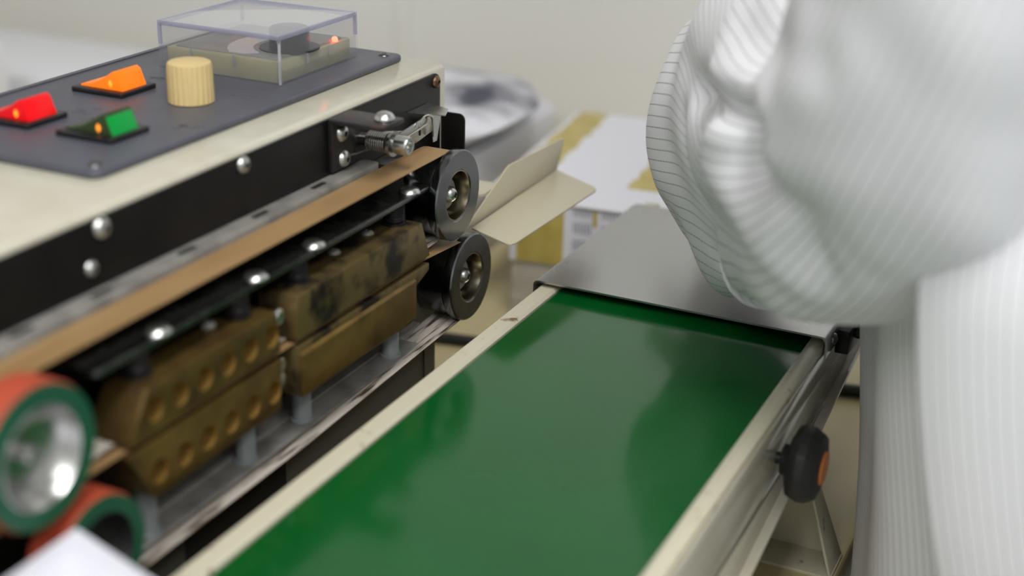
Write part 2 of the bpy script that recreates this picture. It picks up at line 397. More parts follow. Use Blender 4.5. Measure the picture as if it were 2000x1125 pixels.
# black hand knob with orange cap under the right side
kn = lathe(nb(), [(.0, 0), (.0080, 0), (.0080, .004), (.0150, .0045), (.0185, .006), (.0198, .010), (.0194, .014), (.0165, .0190), (.0095, .0205), (.009, .0200), (0, .0200)], (0, 0, 0), (1, 0, 0), 10)
for f in list(kn.faces): pass
KC = V((.1615, -.0885, -.0265))
for v in kn.verts: v.co = v.co + KC
kb = obj('hand_knob', kn, 'rubber', cv, .0012, 2, 20); kb['label'] = 'black lobed hand knob'
obj('knob_cap', lathe(nb(), [(.0, .0198), (.0088, .0198), (.0082, .0212), (0, .0216)], KC, (1, 0, 0), 24), 'amber_cap', kb)
obj('knob_stud', lathe(nb(), [(0, -.006), (.003, -.006), (.003, .002), (0, .002)], KC, (1, 0, 0), 16), 'rubber', kb)
# folded foot: base plate, sloping back plate and two gussets
ft = obj('foot', box(nb(), .132, .182, -.0325, -.005, TZ, TZ+.0022), 'cream_worn', cv, .0004)
bm = nb()
def plate(bm, pts, nrm, t):
    a = [bm.verts.new(V(p)) for p in pts]; b = [bm.verts.new(V(p) + V(nrm)*t) for p in pts]; n = len(pts)
    bm.faces.new(a); bm.faces.new(b[::-1])
    for i in range(n): bm.faces.new((a[i], b[i], b[(i+1) % n], a[(i+1) % n]))
    return bm
plate(bm, [(.134, -.006, TZ), (.181, -.006, TZ), (.162, -.015, -.062), (.1515, -.015, -.062)], (0, -1, .1), .0018)
obj('foot_web', bm, 'cream_worn', ft, .0003)
obj('foot_gusset', plate(nb(), [(.1815, -.031, TZ+.002), (.1815, -.005, TZ+.002), (.1625, -.0145, -.066), (.1625, -.0265, -.066)], (-1, 0, .2), .0018), 'cream_worn', ft, .0003)
obj('foot_gusset', plate(nb(), [(.1335, -.031, TZ+.002), (.1335, -.005, TZ+.002), (.151, -.0145, -.066), (.151, -.0265, -.066)], (1, 0, .2), .0018), 'cream_worn', ft, .0003)
obj('foot_top', box(nb(), .150, .1635, -.0275, -.012, -.066, -.0635), 'cream_worn', ft, .0003)
obj('support_post', box(nb(), .05, .1, -.3, -.26, TZ, -.04), 'cream', cv, .001)
obj('support_post', box(nb(), .05, .1, .06, .1, TZ, -.04), 'cream', cv, .001)
obj('bed_plate', box(nb(), -.0005, .1585, Y0+.03, .14, -.043, -.041), 'steel', cv)

# ------------------------------------------------------------------ band sealer
BX, BY = -.16, -.28
bs = thing('band_sealer', 'beige and black continuous band sealing machine with control panel and rollers', 'sealing machine', (BX, BY, TZ))
HX0, HX1, HY0, HY1 = -.245, -.080, -.66, .0065
obj('base_cabinet', box(nb(), -.235, -.072, -.64, -.019, TZ, -.022), 'base', bs, .0012)
bc = bs.children[0]
for yy in (-.034,): obj('base_seam', box(nb(), -.0722, -.0716, yy-.0004, yy+.0004, TZ+.004, -.024), 'void', bc)
op = obj('opening_shade', box(nb(), -.0722, -.0714, -.262, -.180, TZ+.02, -.03), 'void', bs)  # thin black slab painted as the shade of an opening, nothing is cut
# housing hood: folded sheet with rounded top edges
hp = [(HX0, -.022), (HX0, .121), (HX0+.0008, .1232), (HX0+.003, .124), (HX1-.004, .124), (HX1-.0012, .1232), (HX1, .121), (HX1, -.022)]
obj('housing', prism(nb(), hp, 'y', HY0, HY1), 'cream', bs, .0009)
obj('face_plate', prism(nb(), rrect(HY0, -.0030, -.0215, .1212, .006), 'x', HX1+.0001, -.078), 'black', bs, .0005)
# control panel with rounded corners and raised rim
PX0, PX1, PY0, PY1 = -.236, -.1035, -.2635, .0005
pz0, pz1 = .124, .1278
cp = obj('control_panel', prism(nb(), rrect(PX0, PX1, PY0, PY1, .006), 'z', pz0, pz1), 'panel', bs, .0013, 3)
bm = nb()
prism(bm, rrect(PX0+.0045, PX0+.0062, PY0+.008, PY1-.008, .0006, 2), 'z', pz1-.0002, pz1+.0006)
obj('panel_rim', bm, 'panel', cp)
for (qx, qy) in ((-.112, -.2545), (-.112, -.0085), (-.228, -.2545), (-.228, -.0085)):
    s = obj('panel_screw', screw_mesh(nb(), (qx, qy, pz1), (0, 0, 1), .0036, .0012), 'steel_dark', cp)
# faint embossed marks beside the switches and the knob
random.seed(11)
def mark(x, y, sx, sy):
    bm = nb()
    for k in range(5):
        xa = x + random.uniform(-sx, sx); ya = y + random.uniform(-sy, sy)
        box(bm, xa-.0028, xa+.0028, ya-.00035, ya+.00035, pz1-.0001, pz1+.00025)
        box(bm, xa-.0004, xa+.0004, ya-.0022, ya+.0022, pz1-.0001, pz1+.00025)
    obj('embossed_mark', bm, 'panel_mark', cp)
for q in ((-.185, -.118), (-.125, -.124), (-.172, -.186), (-.118, -.188)): mark(q[0], q[1], .008, .006)
# rocker switches
def rocker(xc, yc, m, lit):
    bz = obj('rocker_switch', prism(nb(), rrect(xc-.0165, xc+.0165, yc-.0138, yc+.0138, .001, 2), 'z', pz1, pz1+.0026), 'blackpl', bs, .0005)
    y0, y1 = yc-.0095, yc+.0098
    z = pz1 + .0022
    n = 8; up = []
    for k in range(n+1):                              # concave slope up to the ridge
        s = k/n; up.append((xc-.0135 + .0215*s, z + .0012 + .0088*(s**1.7)))
    cap = prism(nb(), [(xc+.0135, z)] + [(xc+.0122, z+.0030), (xc+.0102, z+.0085)] + up[::-1] + [(xc-.0135, z)], 'y', y0, y1)
    rk = obj('rocker', cap, m[0], bz, .0004); rk['label'] = lit
    obj('rocker_face', prism(nb(), [(xc+.0139, z), (xc+.0126, z+.0030), (xc+.0104, z+.0085), (xc+.0097, z+.0086), (xc+.012, z)], 'y', y0+.0008, y1-.0008), m[1], bz, .0002)
    bl = lathe(nb(), [(0, -.0022), (.0013, -.0018), (.0018, 0), (.0013, .0018), (0, .0022)], (xc+.006, y0+.0012, z+.0034), (0, 0, 1), 14)
    obj('neon_lamp', bl, 'bulb_orange', bz)
rocker(-.191, -.1485, ('sw_amber', 'sw_amber'), 'glowing amber rocker')
rocker(-.191, -.2145, ('sw_red', 'sw_red'), 'glowing red rocker')
rocker(-.1418, -.2145, ('sw_smoke', 'sw_green'), 'green rocker lit from inside')
# ribbed cream speed knob
bm = nb(); kc = V((-.1425, -.1475, pz1)); seg = 96; rings = []
for r, h in ((.0116, .0004), (.0116, .0015), (.0113, .0185), (.0108, .0200), (.0098, .0206), (0, .0206)):
    if r == 0: rings.append([bm.verts.new(kc + V((0, 0, h)))]); continue
    ring = []
    for i in range(seg):
        g = .0006 if (i % 4 == 0 and .001 < h < .019) else 0
        a = 2*PI*i/seg; ring.append(bm.verts.new(kc + V(((r-g)*math.cos(a), (r-g)*math.sin(a), h))))
    rings.append(ring)
for a, b in zip(rings, rings[1:]):
    for i in range(seg):
        j = (i+1) % seg
        bm.faces.new((a[i], a[j], b[j], b[i]) if len(b) > 1 else (a[i], a[j], b[0]))
bm.faces.new(rings[0][::-1])
obj('speed_knob', bm, 'knob', bs)
# temperature controller: olive base, dial, black knob, LED, clear cover
CX0, CX1, CY0, CY1 = -.2015, -.1225, -.0980, -.0210
tb = obj('temperature_controller', prism(nb(), rrect(CX0+.0025, CX1-.0025, CY0+.0025, CY1-.0025, .002), 'z', pz1, .1393), 'olive', bs, .0006)
obj('dial_plate', prism(nb(), rrect(CX0+.006, CX1-.006, CY0+.006, CY1-.006, .002), 'z', .1392, .1402), 'dial', tb, .0003)
kx, ky = -.1375, -.0665
bm = nb()
for k in range(20):
    a0, a1 = math.radians(120 + k*6.2), math.radians(120 + (k+1)*6.2)
    c0 = V((kx+.004, ky+.002, 0)); ri, ro = .024, .038
    pts = [(c0.x + r*math.cos(a), c0.y + r*math.sin(a)) for r, a in ((ri, a0), (ro, a0), (ro, a1), (ri, a1))]
    pts = [(min(max(x, CX0+.007), CX1-.007), min(max(y, CY0+.007), CY1-.007)) for x, y in pts]
    prism(bm, pts, 'z', .1402, .1409)
obj('scale_band', bm, 'dial_band', tb)
obj('dial_disc', lathe(nb(), [(0, 0), (.0165, 0), (.0165, .0008), (0, .0008)], (kx, ky, .1402), (0, 0, 1), 36), 'blackpl', tb)
obj('dial_knob', lathe(nb(), [(0, 0), (.0112, 0), (.0108, .0105), (.0100, .0112), (0, .0112)], (kx, ky, .1408), (0, 0, 1), 32), 'blackpl', tb, .0003)
obj('indicator_lamp', lathe(nb(), [(0, -.001), (.0017, -.001), (.0017, .0006), (.0012, .0016), (0, .002)], (-.1275, -.0365, .1402), (0, 0, 1), 16), 'bulb_red', tb)
cw = .0014; ct = .1538
obj('clear_side', box(nb(), CX0, CX1, CY0, CY0+cw, pz1, ct-cw), 'clear', tb)
obj('clear_side', box(nb(), CX0, CX1, CY1-cw, CY1, pz1, ct-cw), 'clear', tb)
obj('clear_side', box(nb(), CX0, CX0+cw, CY0+cw, CY1-cw, pz1, ct-cw), 'clear', tb)
obj('clear_side', box(nb(), CX1-cw, CX1, CY0+cw, CY1-cw, pz1, ct-cw), 'clear', tb)
obj('clear_lid', box(nb(), CX0+.0012, CX1-.0012, CY0+.0012, CY1-.0012, ct-cw+.0001, ct), 'clear_top', tb, .0003)
e = .0015
for (a, b, c_, d) in ((CX0-.0002, CX1+.0002, CY0-.0002, CY0+e), (CX0-.0002, CX1+.0002, CY1-e, CY1+.0002), (CX0-.0002, CX0+e, CY0+e, CY1-e), (CX1-e, CX1+.0002, CY0+e, CY1-e)):
    obj('cover_edge', box(nb(), a, b, c_, d, ct-.0024, ct+.0002), 'clear_edge', tb, .0003)
for (a, b) in ((CX0, CY0), (CX1, CY0), (CX0, CY1), (CX1, CY1)):
    sx, sy = (1 if a == CX0 else -1), (1 if b == CY0 else -1)
    z0 = .141 if (a, b) != (CX1, CY0) else .150
    xa, xb = sorted((a - sx*.0002, a + sx*e)); ya, yb = sorted((b - sy*.0002, b + sy*e))
    obj('cover_edge', box(nb(), xa, xb, ya, yb, z0, ct-.0024), 'clear_edge', tb)
for (a, b, c_, d) in ((CX0-.0006, CX1+.0006, CY0-.0006, CY0-.0001), (CX1+.0001, CX1+.0006, CY0-.0001, CY1), (CX0-.0006, CX0-.0001, CY0-.0001, CY1)):
    obj('cover_skirt', box(nb(), a, b, c_, d, pz1+.0001, .1408), 'clear_skirt', tb)
obj('cover_edge', box(nb(), CX1-.0008, CX1+.0003, CY0-.0003, CY0+.0008, pz1+.0002, .150), 'clear_light', tb)
# small notch ribs at the bottom of the cover
for yy in (-.072, -.05): obj('cover_rib', box(nb(), CX1-.0002, CX1+.0004, yy-.0004, yy+.0004, .1345, .1405), 'clear_edge', tb)
for xx in (-.18, -.152): obj('cover_rib', box(nb(), xx-.0004, xx+.0004, CY0-.0004, CY0+.0002, .1345, .1405), 'clear_edge', tb)

# face plate screws
screw(bs, (-.078, -.2915, .1165), (1, 0, 0), .0046)
screw(bs, (-.078, -.2995, .1015), (1, 0, 0), .0034)
screw(bs, (-.078, -.1945, .1170), (1, 0, 0), .0042)
screw(bs, (-.078, -.0085, .1165), (1, 0, 0), .0037, 'rust')
# angle bracket with dome bolt
br = obj('angle_bracket', prism(nb(), [(-.0779, .0935), (-.0779, .1215), (-.046, .1215), (-.046, .1190), (-.0754, .1190), (-.0754, .0935)], 'y', -.1225, -.1005), 'black2', bs, .0005)
screw(bs, (-.0754, -.1135, .1125), (1, 0, 0), .0045)
screw(bs, (-.0754, -.1120, .0985), (1, 0, 0), .0045)
obj('dome_bolt', lathe(nb(), [(.0052, 0), (.0054, .0006), (.0050, .0020), (.0038, .0034), (.0020, .0042), (0, .0044)], (-.0530, -.1085, .1215), (0, 0, 1), 28), 'zinc', bs)
# torsion spring on its stud, lever plate and clip
AX = V((-.078, -.0905, .1035))
obj('spring_stud', lathe(nb(), [(0, 0), (.0034, 0), (.0034, .0215), (.0050, .0216), (.0051, .0225), (.0051, .0285), (.0046, .0294), (.0030, .0294), (.0028, .0270), (0, .0268)], AX, (1, 0, 0), 28), 'zinc', bs)
ss = bs.children[-1]
obj('collar', lathe(nb(), [(.0035, .0185), (.0068, .0185), (.0068, .0202), (.0035, .0202)], AX, (1, 0, 0), 28, True), 'steel', ss)
pts = [AX + V((.001, -.022, -.004)), AX + V((.003, -.010, -.0052))]
for i in range(9*14+1):
    a = 2*PI*i/14; pts.append(AX + V((.005 + .0013*i/14, -.0049*math.sin(a), -.0049*math.cos(a))))
pts += [AX + V((.0172, .012, -.002)), AX + V((.0172, .040, .0005))]
obj('torsion_spring', tube(nb(), pts, .00062, 6), 'steel', bs)
lv = obj('lever', prism(nb(), [(-.0930, .1035), (-.0880, .1085), (-.0669, .1035), (-.0454, .1052), (-.0365, .1045), (-.0340, .1010), (-.0345, .0955), (-.0526, .0932), (-.0800, .0955), (-.0905, .0980)], 'x', -.0672, -.0660), 'steel', bs, .0002)
obj('lever_slot', box(nb(), -.0662, -.0657, -.0492, -.0482, .0965, .1030), 'void', lv)
obj('clip_wire', tube(nb(), [(-.0645, -.0445 + .0070*math.cos(a), .1020 + .0050*math.sin(a)) for a in [PI*1.0 - i*PI*1.0/10 for i in range(11)]] + [(-.0645, -.0365, .0930)], .0006, 6), 'zinc', bs)
obj('clip_strip', plate(nb(), [(-.072, -.0275, .1025), (-.072, -.0150, .0995), (-.072, -.0195, .0855), (-.072, -.0240, .0855)], (1, 0, 0), .0008), 'zinc', bs)
obj('clip_plate', plate(nb(), [(-.0775, -.042, .1060), (-.0775, -.018, .1060), (-.0600, -.0270, .1066), (-.0560, -.0380, .1062)], (0, 0, 1), .0006), 'zinc', bs)
# black tab behind the top roller
tb2 = obj('black_tab', prism(nb(), rrect(-.0935, -.0648, .0565, .0965, .004), 'y', .0015, .0035), 'black', bs, .0004)
screw(bs, (-.0855, .0014, .0838), (0, -1, 0), .0042)

# ---- sealing head
def bar(name, x0, x1, y0, y1, z0, z1, m, bev=.0005, parent=None): return obj(name, box(nb(), x0, x1, y0, y1, z0, z1), m, parent or bs, bev)
ub = obj('upper_support_bar', prism(nb(), rrect(-.355, -.088, -.0779, -.0665, .004), 'z', .0800, .0850), 'pewter', bs) if False else None
bm = nb()
pr_ = [(y, x) for x, y in rrect(-.0779, -.0668, -.362, -.0895, .0035)]
prism(bm, [(x, y) for y, x in pr_], 'z', .0860, .0922)
ub = obj('upper_support_bar', bm, 'pewter', bs, .0005)
for yy in (-.345, -.30, -.245, -.19, -.14): 
    obj('slot', prism(nb(), rrect(-.0745, -.0715, yy-.006, yy+.006, .0014), 'z', .0918, .0924), 'void', ub)  # black slab painted as the shade inside each slot
bar('support_plate', -.0779, -.0668, -.083, -.056, .0830, .0885, 'steel')
obj('spring_bar', prism(nb(), rrect(-.0675, -.0478, -.335, -.062, .002, 3), 'z', .0738, .0768), 'steel_dark', bs, .0005)
bolt0 = None
SY = [-.0860, -.1785, -.2255, -.2935]
for yy in SY:                                          # flat dome-headed screws along the bar, springs beside them
    if bolt0 is None:
        bolt0 = obj('bar_screw', lathe(nb(), [(0, -.0034), (.0024, -.0034), (.0024, 0), (.0060, 0), (.0060, .0006), (.0050, .0020), (.0028, .0029), (0, .0032)], (-.0515, yy, .0768), (0, 0, 1), 24), 'zinc', bs)
        yb = yy - .0115
        sp_pts = [(-.0545 + .0054*math.cos(a), yb + .0054*math.sin(a), .0640 + .0092*i/104) for i in range(105) for a in [2*PI*i/13]]
        spr0 = obj('coil_spring', tube(nb(), sp_pts, .0006, 6), 'spring', bs)
        slv0 = obj('spring_seat', lathe(nb(), [(.0, .0), (.0068, 0), (.0068, .0012), (.0044, .0014), (.0044, .0110), (0, .0110)], (-.0545, yb, .0624), (0, 0, 1), 24), 'spring', bs)
    else:
        for q in (bolt0, spr0, slv0): put(q, bs, (0, yy-SY[0], 0))
# heating blocks (right) and cooling blocks with holes (left), as mirrored trapezoids
bxf, bxb = -.0420, -.0640
def block(name, poly, m, bev=.0007): return obj(name, prism(nb(), poly, 'x', bxb, bxf), m, bs, bev)
hu = block('heating_block', [(-.2085, .0410), (-.0805, .0410), (-.0895, .0625), (-.2065, .0625)], 'brass_dirty')
hl = block('heating_block', [(-.2075, .0115), (-.099, .0085), (-.0985, .0270), (-.0815, .0330), (-.0815, .0372), (-.2075, .0372)], 'brass_dirty')
obj('chamfer_strip', prism(nb(), [(-.0420, .0345), (-.0400, .0330), (-.0400, .0120), (-.0420, .0110)], 'y', -.2072, -.0990), 'brass', hl, .0004)
cu = block('cooling_block', [(-.3260, .0410), (-.2215, .0410), (-.2235, .0618), (-.3130, .0618)], 'brass')
cl = block('cooling_block', [(-.3280, .0372), (-.2205, .0372), (-.2230, .0125), (-.3130, .0115)], 'brass')
HY = [-.3095 + .0163*k for k in range(6)]
for o_, z in ((cu, .0508), (cl, .0228)):
    bm = nb()
    for yy in HY: lathe(bm, [(0, -.0165), (.0050, -.0155), (.0053, .0), (.0060, .0006), (.0061, .002), (0, .002)], (bxf, yy, z), (1, 0, 0), 20)
    cut(o_, bm); o_.data.materials.append(M['brass_bright']); bb_ = BASE[o_]
    for p in o_.data.polygons:
        c_ = p.center + bb_
        if c_.x < bxf - .0002 and min(math.hypot(c_.y - yy, c_.z - z) for yy in HY) < .0060 and abs(p.normal.x) < .6: p.material_index = 1
# zinc screws between the blocks
for yy, z in ((-.2150, .0545), (-.2150, .0300), (-.2150, .0225)):
    obj('block_screw', lathe(nb(), [(0, 0), (.0042, 0), (.0042, .0030), (.0030, .0042), (0, .0042)], (-.0500, yy, z), (1, 0, 0), 12), 'zinc', bs, .0002)
# small cap screws on block tops
for yy in (-.1180, -.1500, -.2520):
    obj('cap_screw', screw_mesh(nb(), (-.0585, yy, .0622), (0, 0, 1), .0036), 'pewter', bs)
# lower bar and its posts
bar('lower_support_bar', -.0779, -.0625, -.345, -.055, -.0165, -.0125, 'pewter')
p0 = None
for yy, z1 in ((-.0985, .0090), (-.1850, .0118), (-.2320, .0125), (-.3030, .0120)):
    if p0 is None: p0 = obj('support_post', lathe(nb(), [(0, 0), (.0058, 0), (.0058, .0012), (.0048, .0014), (.0048, .0255), (0, .0255)], (-.0570, yy, -.0140), (0, 0, 1), 24), 'post', bs)
    else: put(p0, bs, (0, yy + .0985, 0))
bar('post_foot', -.0635, -.0500, -.345, -.070, -.0158, -.0140, 'pewter')
obj('bolt_head', lathe(nb(), [(0, 0), (.0050, 0), (.0050, .004), (.0042, .005), (0, .005)], (-.066, -.083, -.0125), (0, 0, 1), 6), 'rust', bs, .0004)
bar('mount_column', -.0779, -.0680, -.060, -.020, -.0215, .030, 'base')
# rollers: belt land, groove, polished rim, recessed face with screw
def roller(y, z, m):
    prof = [(0, -.0235), (.0228, -.0235), (.0236, -.0230), (.0236, -.0072), (.0228, -.0068), (.0228, -.0060), (.0252, -.0056), (.0256, -.0050), (.0256, -.0008), (.0249, 0), (.0150, 0), (.0144, -.0006), (.0144, -.0100), (0, -.0100)]
    r = obj('guide_roller', lathe(nb(), prof, (-.0420, y, z), (1, 0, 0), 72), m, bs)
    obj('recess_ring', lathe(nb(), [(.0143, -.0006), (.0143, -.0099), (.0122, -.0099), (.0130, -.0040), (.0136, -.0006)], (-.0420, y, z), (1, 0, 0), 48, True), 'roller_in', r)
    obj('hub', lathe(nb(), [(0, 0), (.0088, 0), (.0088, .0030), (.0080, .0036), (0, .0036)], (-.0520, y, z), (1, 0, 0), 28), 'pewter', r)
    obj('roller_screw', screw_mesh(nb(), (-.0484, y, z), (1, 0, 0), .0048, .0048), 'zinc', r)
    obj('cross_recess', cross_mesh(nb(), (-.0484, y, z), (1, 0, 0), .0048, .0046), 'void', r)
    obj('axle', lathe(nb(), [(0, 0), (.006, 0), (.006, .02), (0, .02)], (-.0795, y, z), (1, 0, 0), 20), 'steel_dark', r)
    return r
TR = (-.0482, .0655); LR = (-.0310, .0112)
r1 = roller(*TR, 'roller'); r1['label'] = 'polished steel upper roller'
r2 = roller(*LR, 'steel_dark'); r2['label'] = 'dark steel lower roller'
# sealing belts: thin closed bands
def band(name, path, x0, x1, t, m):
    bm = nb(); n = len(path); out = []; inn = []
    for i in range(n):
        p, a, b = V(path[i]+(0,)), V(path[i-1]+(0,)), V(path[(i+1) % n]+(0,))
        d = (b-a).normalized(); nn = V((-d.y, d.x, 0)); out.append(p); inn.append(p - nn*t)
    A = [[bm.verts.new((x, q.x, q.y)) for q in L] for L in (out, inn) for x in (x0, x1)]
    o0, o1, i0, i1 = A
    for k in range(n):
        j = (k+1) % n
        for a, b in ((o0, o1), (o1, i1), (i1, i0), (i0, o0)): 
            f = bm.faces.new((a[k], b[k], b[j], a[j]))
            f.material_index = 1 if (a is i1) else 0
    return obj(name, bm, m, bs)
def arc(cy, cz, r, a0, a1, n=18): return [(cy + r*math.cos(math.radians(a0 + (a1-a0)*i/n)), cz + r*math.sin(math.radians(a0 + (a1-a0)*i/n))) for i in range(n+1)]
yl = -.585
rbel = .0240
up = arc(TR[0], TR[1], rbel, 90, -90) + [(-.085, .0405), (-.335, .0405)] + arc(yl, TR[1], rbel, 270, 90)
band('sealing_belt', up, -.0660, -.0485, .0003, ['ptfe', 'ptfe_in'])
lo_ = arc(LR[0], LR[1], rbel, 70, -90) + [(-.2, -.0182), (-.4, -.0182)] + arc(yl, LR[1], rbel+.004, 270, 90) + [(-.335, .0388), (-.085, .0388)]
band('sealing_belt', lo_, -.0625, -.0445, .0003, ['ptfe', 'ptfe_in'])
# drums at the far-left ends of the belts, out of view
for (y, z) in ((yl, TR[1]), (yl, LR[1])):
    obj('drive_roller', lathe(nb(), [(0, -.037), (.0230, -.037), (.0230, 0), (0.012, 0), (0.012, -.006), (0, -.006)], (-.0420, y, z), (1, 0, 0), 40), 'steel', bs)
# press wheels: orange tread, green face, polished dish
def press_wheel(y, z, r, m):
    wv = obj('press_wheel', lathe(nb(), [(r*.8, -.0138), (r, -.0135), (r, -.0012), (r*.98, 0), (r*.75, 0), (r*.75, -.0138)], (-.0300, y, z), (1, 0, 0), 64, True), 'orange', bs)
    obj('wheel_face', lathe(nb(), [(r*.70, -.0002), (r*.965, -.0002), (r*.965, .0012), (r*.70, .0012)], (-.0300, y, z), (1, 0, 0), 64, True), 'green_wheel', wv)
    obj('wheel_hub', lathe(nb(), [(0, -.0140), (r*.75, -.0140), (r*.75, .0008), (r*.69, .0014), (r*.64, -.001), (r*.56, -.0042), (r*.44, -.0062), (r*.28, -.0074), (r*.14, -.0070), (r*.12, -.0040), (r*.07, -.003), (0, -.0028)], (-.0300, y, z), (1, 0, 0), 64), m, wv)
    obj('axle', lathe(nb(), [(0, 0), (.006, 0), (.006, .036), (0, .036)], (-.0795, y, z), (1, 0, 0), 20), 'steel_dark', wv)
    return wv
press_wheel(-.3845, .0690, .0275, 'steel')['label'] = 'press wheel with orange tread, green ring and polished hub'
press_wheel(-.3600, .0150, .0245, 'rubber')['label'] = 'lower press wheel with green ring and dark hub'
# bag guide: horizontal plate and upright plate bent from one sheet, on an arm
gz = .0350; th = .0012
gp = [(-.0502, -.0155)]
gp += [(-.0215, -.0290), (-.0185, -.0286), (-.0172, -.0255), (-.0140, .0840), (-.0152, .0885), (-.0180, .0915), (-.0532, .1125)]
g = obj('feed_guide', prism(nb(), gp, 'z', gz-th, gz), 'guide', bs, .0003)
obj('guide_upright', prism(nb(), [(-.0160, gz-th), (.1124, gz-th), (.1225, .0515), (.1215, .0540), (.1185, .0545), (.0400, .0575), (.0360, .0562), (-.0040, .0395)], 'x', -.0544, -.0532), 'guide', g, .0003)
obj('guide_arm', prism(nb(), rrect(-.0780, -.0545, .005, .030, .003), 'z', .0465, .0485), 'guide', g, .0003)

# ------------------------------------------------------------------ loose things on the table
# the white pouch leaving the belts at the lower left
def pouch(name, corners, thick, m, nu=14, nv=18, seed=1, puff=1.0, wob=.004, soft_=0.0):
    a, b, c, d = [V(p) for p in corners]; bm = nb(); nr = ((b-a).cross(d-a)).normalized(); G = []
    for side in (1, -1):
        g = []
        for i in range(nu+1):
            row = []
            for j in range(nv+1):
                s, t_ = i/nu, j/nv
                s, t_ = .5 + (s-.5)*math.sqrt(1 - soft_*abs(2*t_-1)**4), .5 + (t_-.5)*math.sqrt(1 - soft_*abs(2*s-1)**4)
                p = (a*(1-s) + b*s)*(1-t_) + (d*(1-s) + c*s)*t_
                pf = (math.sin(PI*i/nu)*math.sin(PI*j/nv))**.45 if 0 < i < nu and 0 < j < nv else 0
                h = side*thick*pf*puff + wob*pf*noise.noise(p*22 + V((seed*7, 0, side*3)))*1.6
                row.append(bm.verts.new(p + nr*(h + side*.0003)))
            g.append(row)
        G.append(g)
        for i in range(nu):
            for j in range(nv):
                q = (g[i][j], g[i+1][j], g[i+1][j+1], g[i][j+1]); bm.faces.new(q if side > 0 else q[::-1])
    A, B = G
    for i in range(nu): bm.faces.new((A[i][0], B[i][0], B[i+1][0], A[i+1][0])); bm.faces.new((A[i+1][nv], B[i+1][nv], B[i][nv], A[i][nv]))
    for j in range(nv): bm.faces.new((A[0][j+1], B[0][j+1], B[0][j], A[0][j])); bm.faces.new((A[nu][j], B[nu][j], B[nu][j+1], A[nu][j+1]))
    return obj(name, bm, m)
tag(pouch('white_pouch', [(-.0215, -.3800, .0400), (.060, -.3985, .034), (.060, -.560, .026), (-.0215, -.550, .0370)], .006, 'white_pouch', seed=2, wob=.002),
    'white pouch leaving the press wheels at the lower left corner', 'pouch')
# printed pouch pack on a stack of pouches behind the conveyor
def pack(loc, yaw, w_, d_, hr, hp_, nm, label, cat, top):
    t = thing(nm, label, cat, loc); t.rotation_euler.z = math.radians(yaw); BASE[t] = V((0, 0, 0))
    n = int(hr/.0022)
    bm = nb(); random.seed(int(abs(loc[0])*1000))
    for k in range(n):
        j = random.uniform(-.0008, .0008); z = hr*k/n
        prism(bm, rrect(.001+j, w_-.001+j, .002+j, d_, .006, 3), 'z', z, z + hr/n*.72)
    s = obj('pouch_stack', bm, 'ribbed', t); s['kind'] = 'stuff'
    obj('pack_body', box(nb(), .0, w_, .0008, d_, hr, hr+hp_-.0008), 'white_card', t, .002)
    obj('front_print', box(nb(), .001, w_-.001, 0, .0012, hr+.002, hr+hp_-.002), 'print_front', t)
    tp = obj('top_pouch', prism(nb(), rrect(-.022, w_-.006, -.002, d_+.004, .004, 3), 'z', hr+hp_, hr+hp_+.0022), 'white_card', t, .0008)
    obj('top_print', prism(nb(), rrect(-.021, w_-.007, -.001, d_+.003, .004, 3), 'z', hr+hp_+.0021, hr+hp_+.0025), top, tp)
    return t
pack((-.131, .205, TZ), 7, .165, .25, .050, .050, 'pouch_pack', 'white pouch pack with gold panels and grey text, behind the steel cover', 'package', 'print_top')
pack((-.392, .215, TZ), 2, .185, .26, .050, .046, 'pouch_pack', 'second pouch pack, left of the gold-panelled one, behind the machine', 'package', 'print_top')
tag(pouch('crumpled_pouch', [(-.355, .225, -.008), (-.192, .215, -.006), (-.185, .455, -.002), (-.375, .465, .0)], .013, 'print_grey', seed=5, wob=.009, soft_=.55),
    'crumpled white pouch with smudgy grey print lying on the pouch packs', 'pouch')
# white things on the far left of the table
tag(obj('white_carton', box(nb(), -1.3, -.42, .425, .60, TZ, -.065), 'white_card', None, .006), 'large flat white carton on the table behind the control panel', 'carton')
tag(obj('white_box', box(nb(), -.98, -.785, .29, .37, TZ, -.012), 'white_card', None, .004), 'small bright white box at the left edge of the picture', 'box')
cbl = [(-.9, .30, TZ+.004)] + [(-.45 + .1*k, .115 + .012*k, TZ+.004) for k in range(7)] + [(.185, .20, TZ+.004)]
tag(obj('power_cable', tube(nb(), [(-.40, .10, TZ+.0045), (-.2, .135, TZ+.0045), (-.05, .165, TZ+.0045), (.06, .19, TZ+.0045), (.13, .20, TZ+.0045), (.18, .212, TZ+.0045)], .0045, 10), 'cable'), 'black cable lying across the table behind the machine', 'cable')

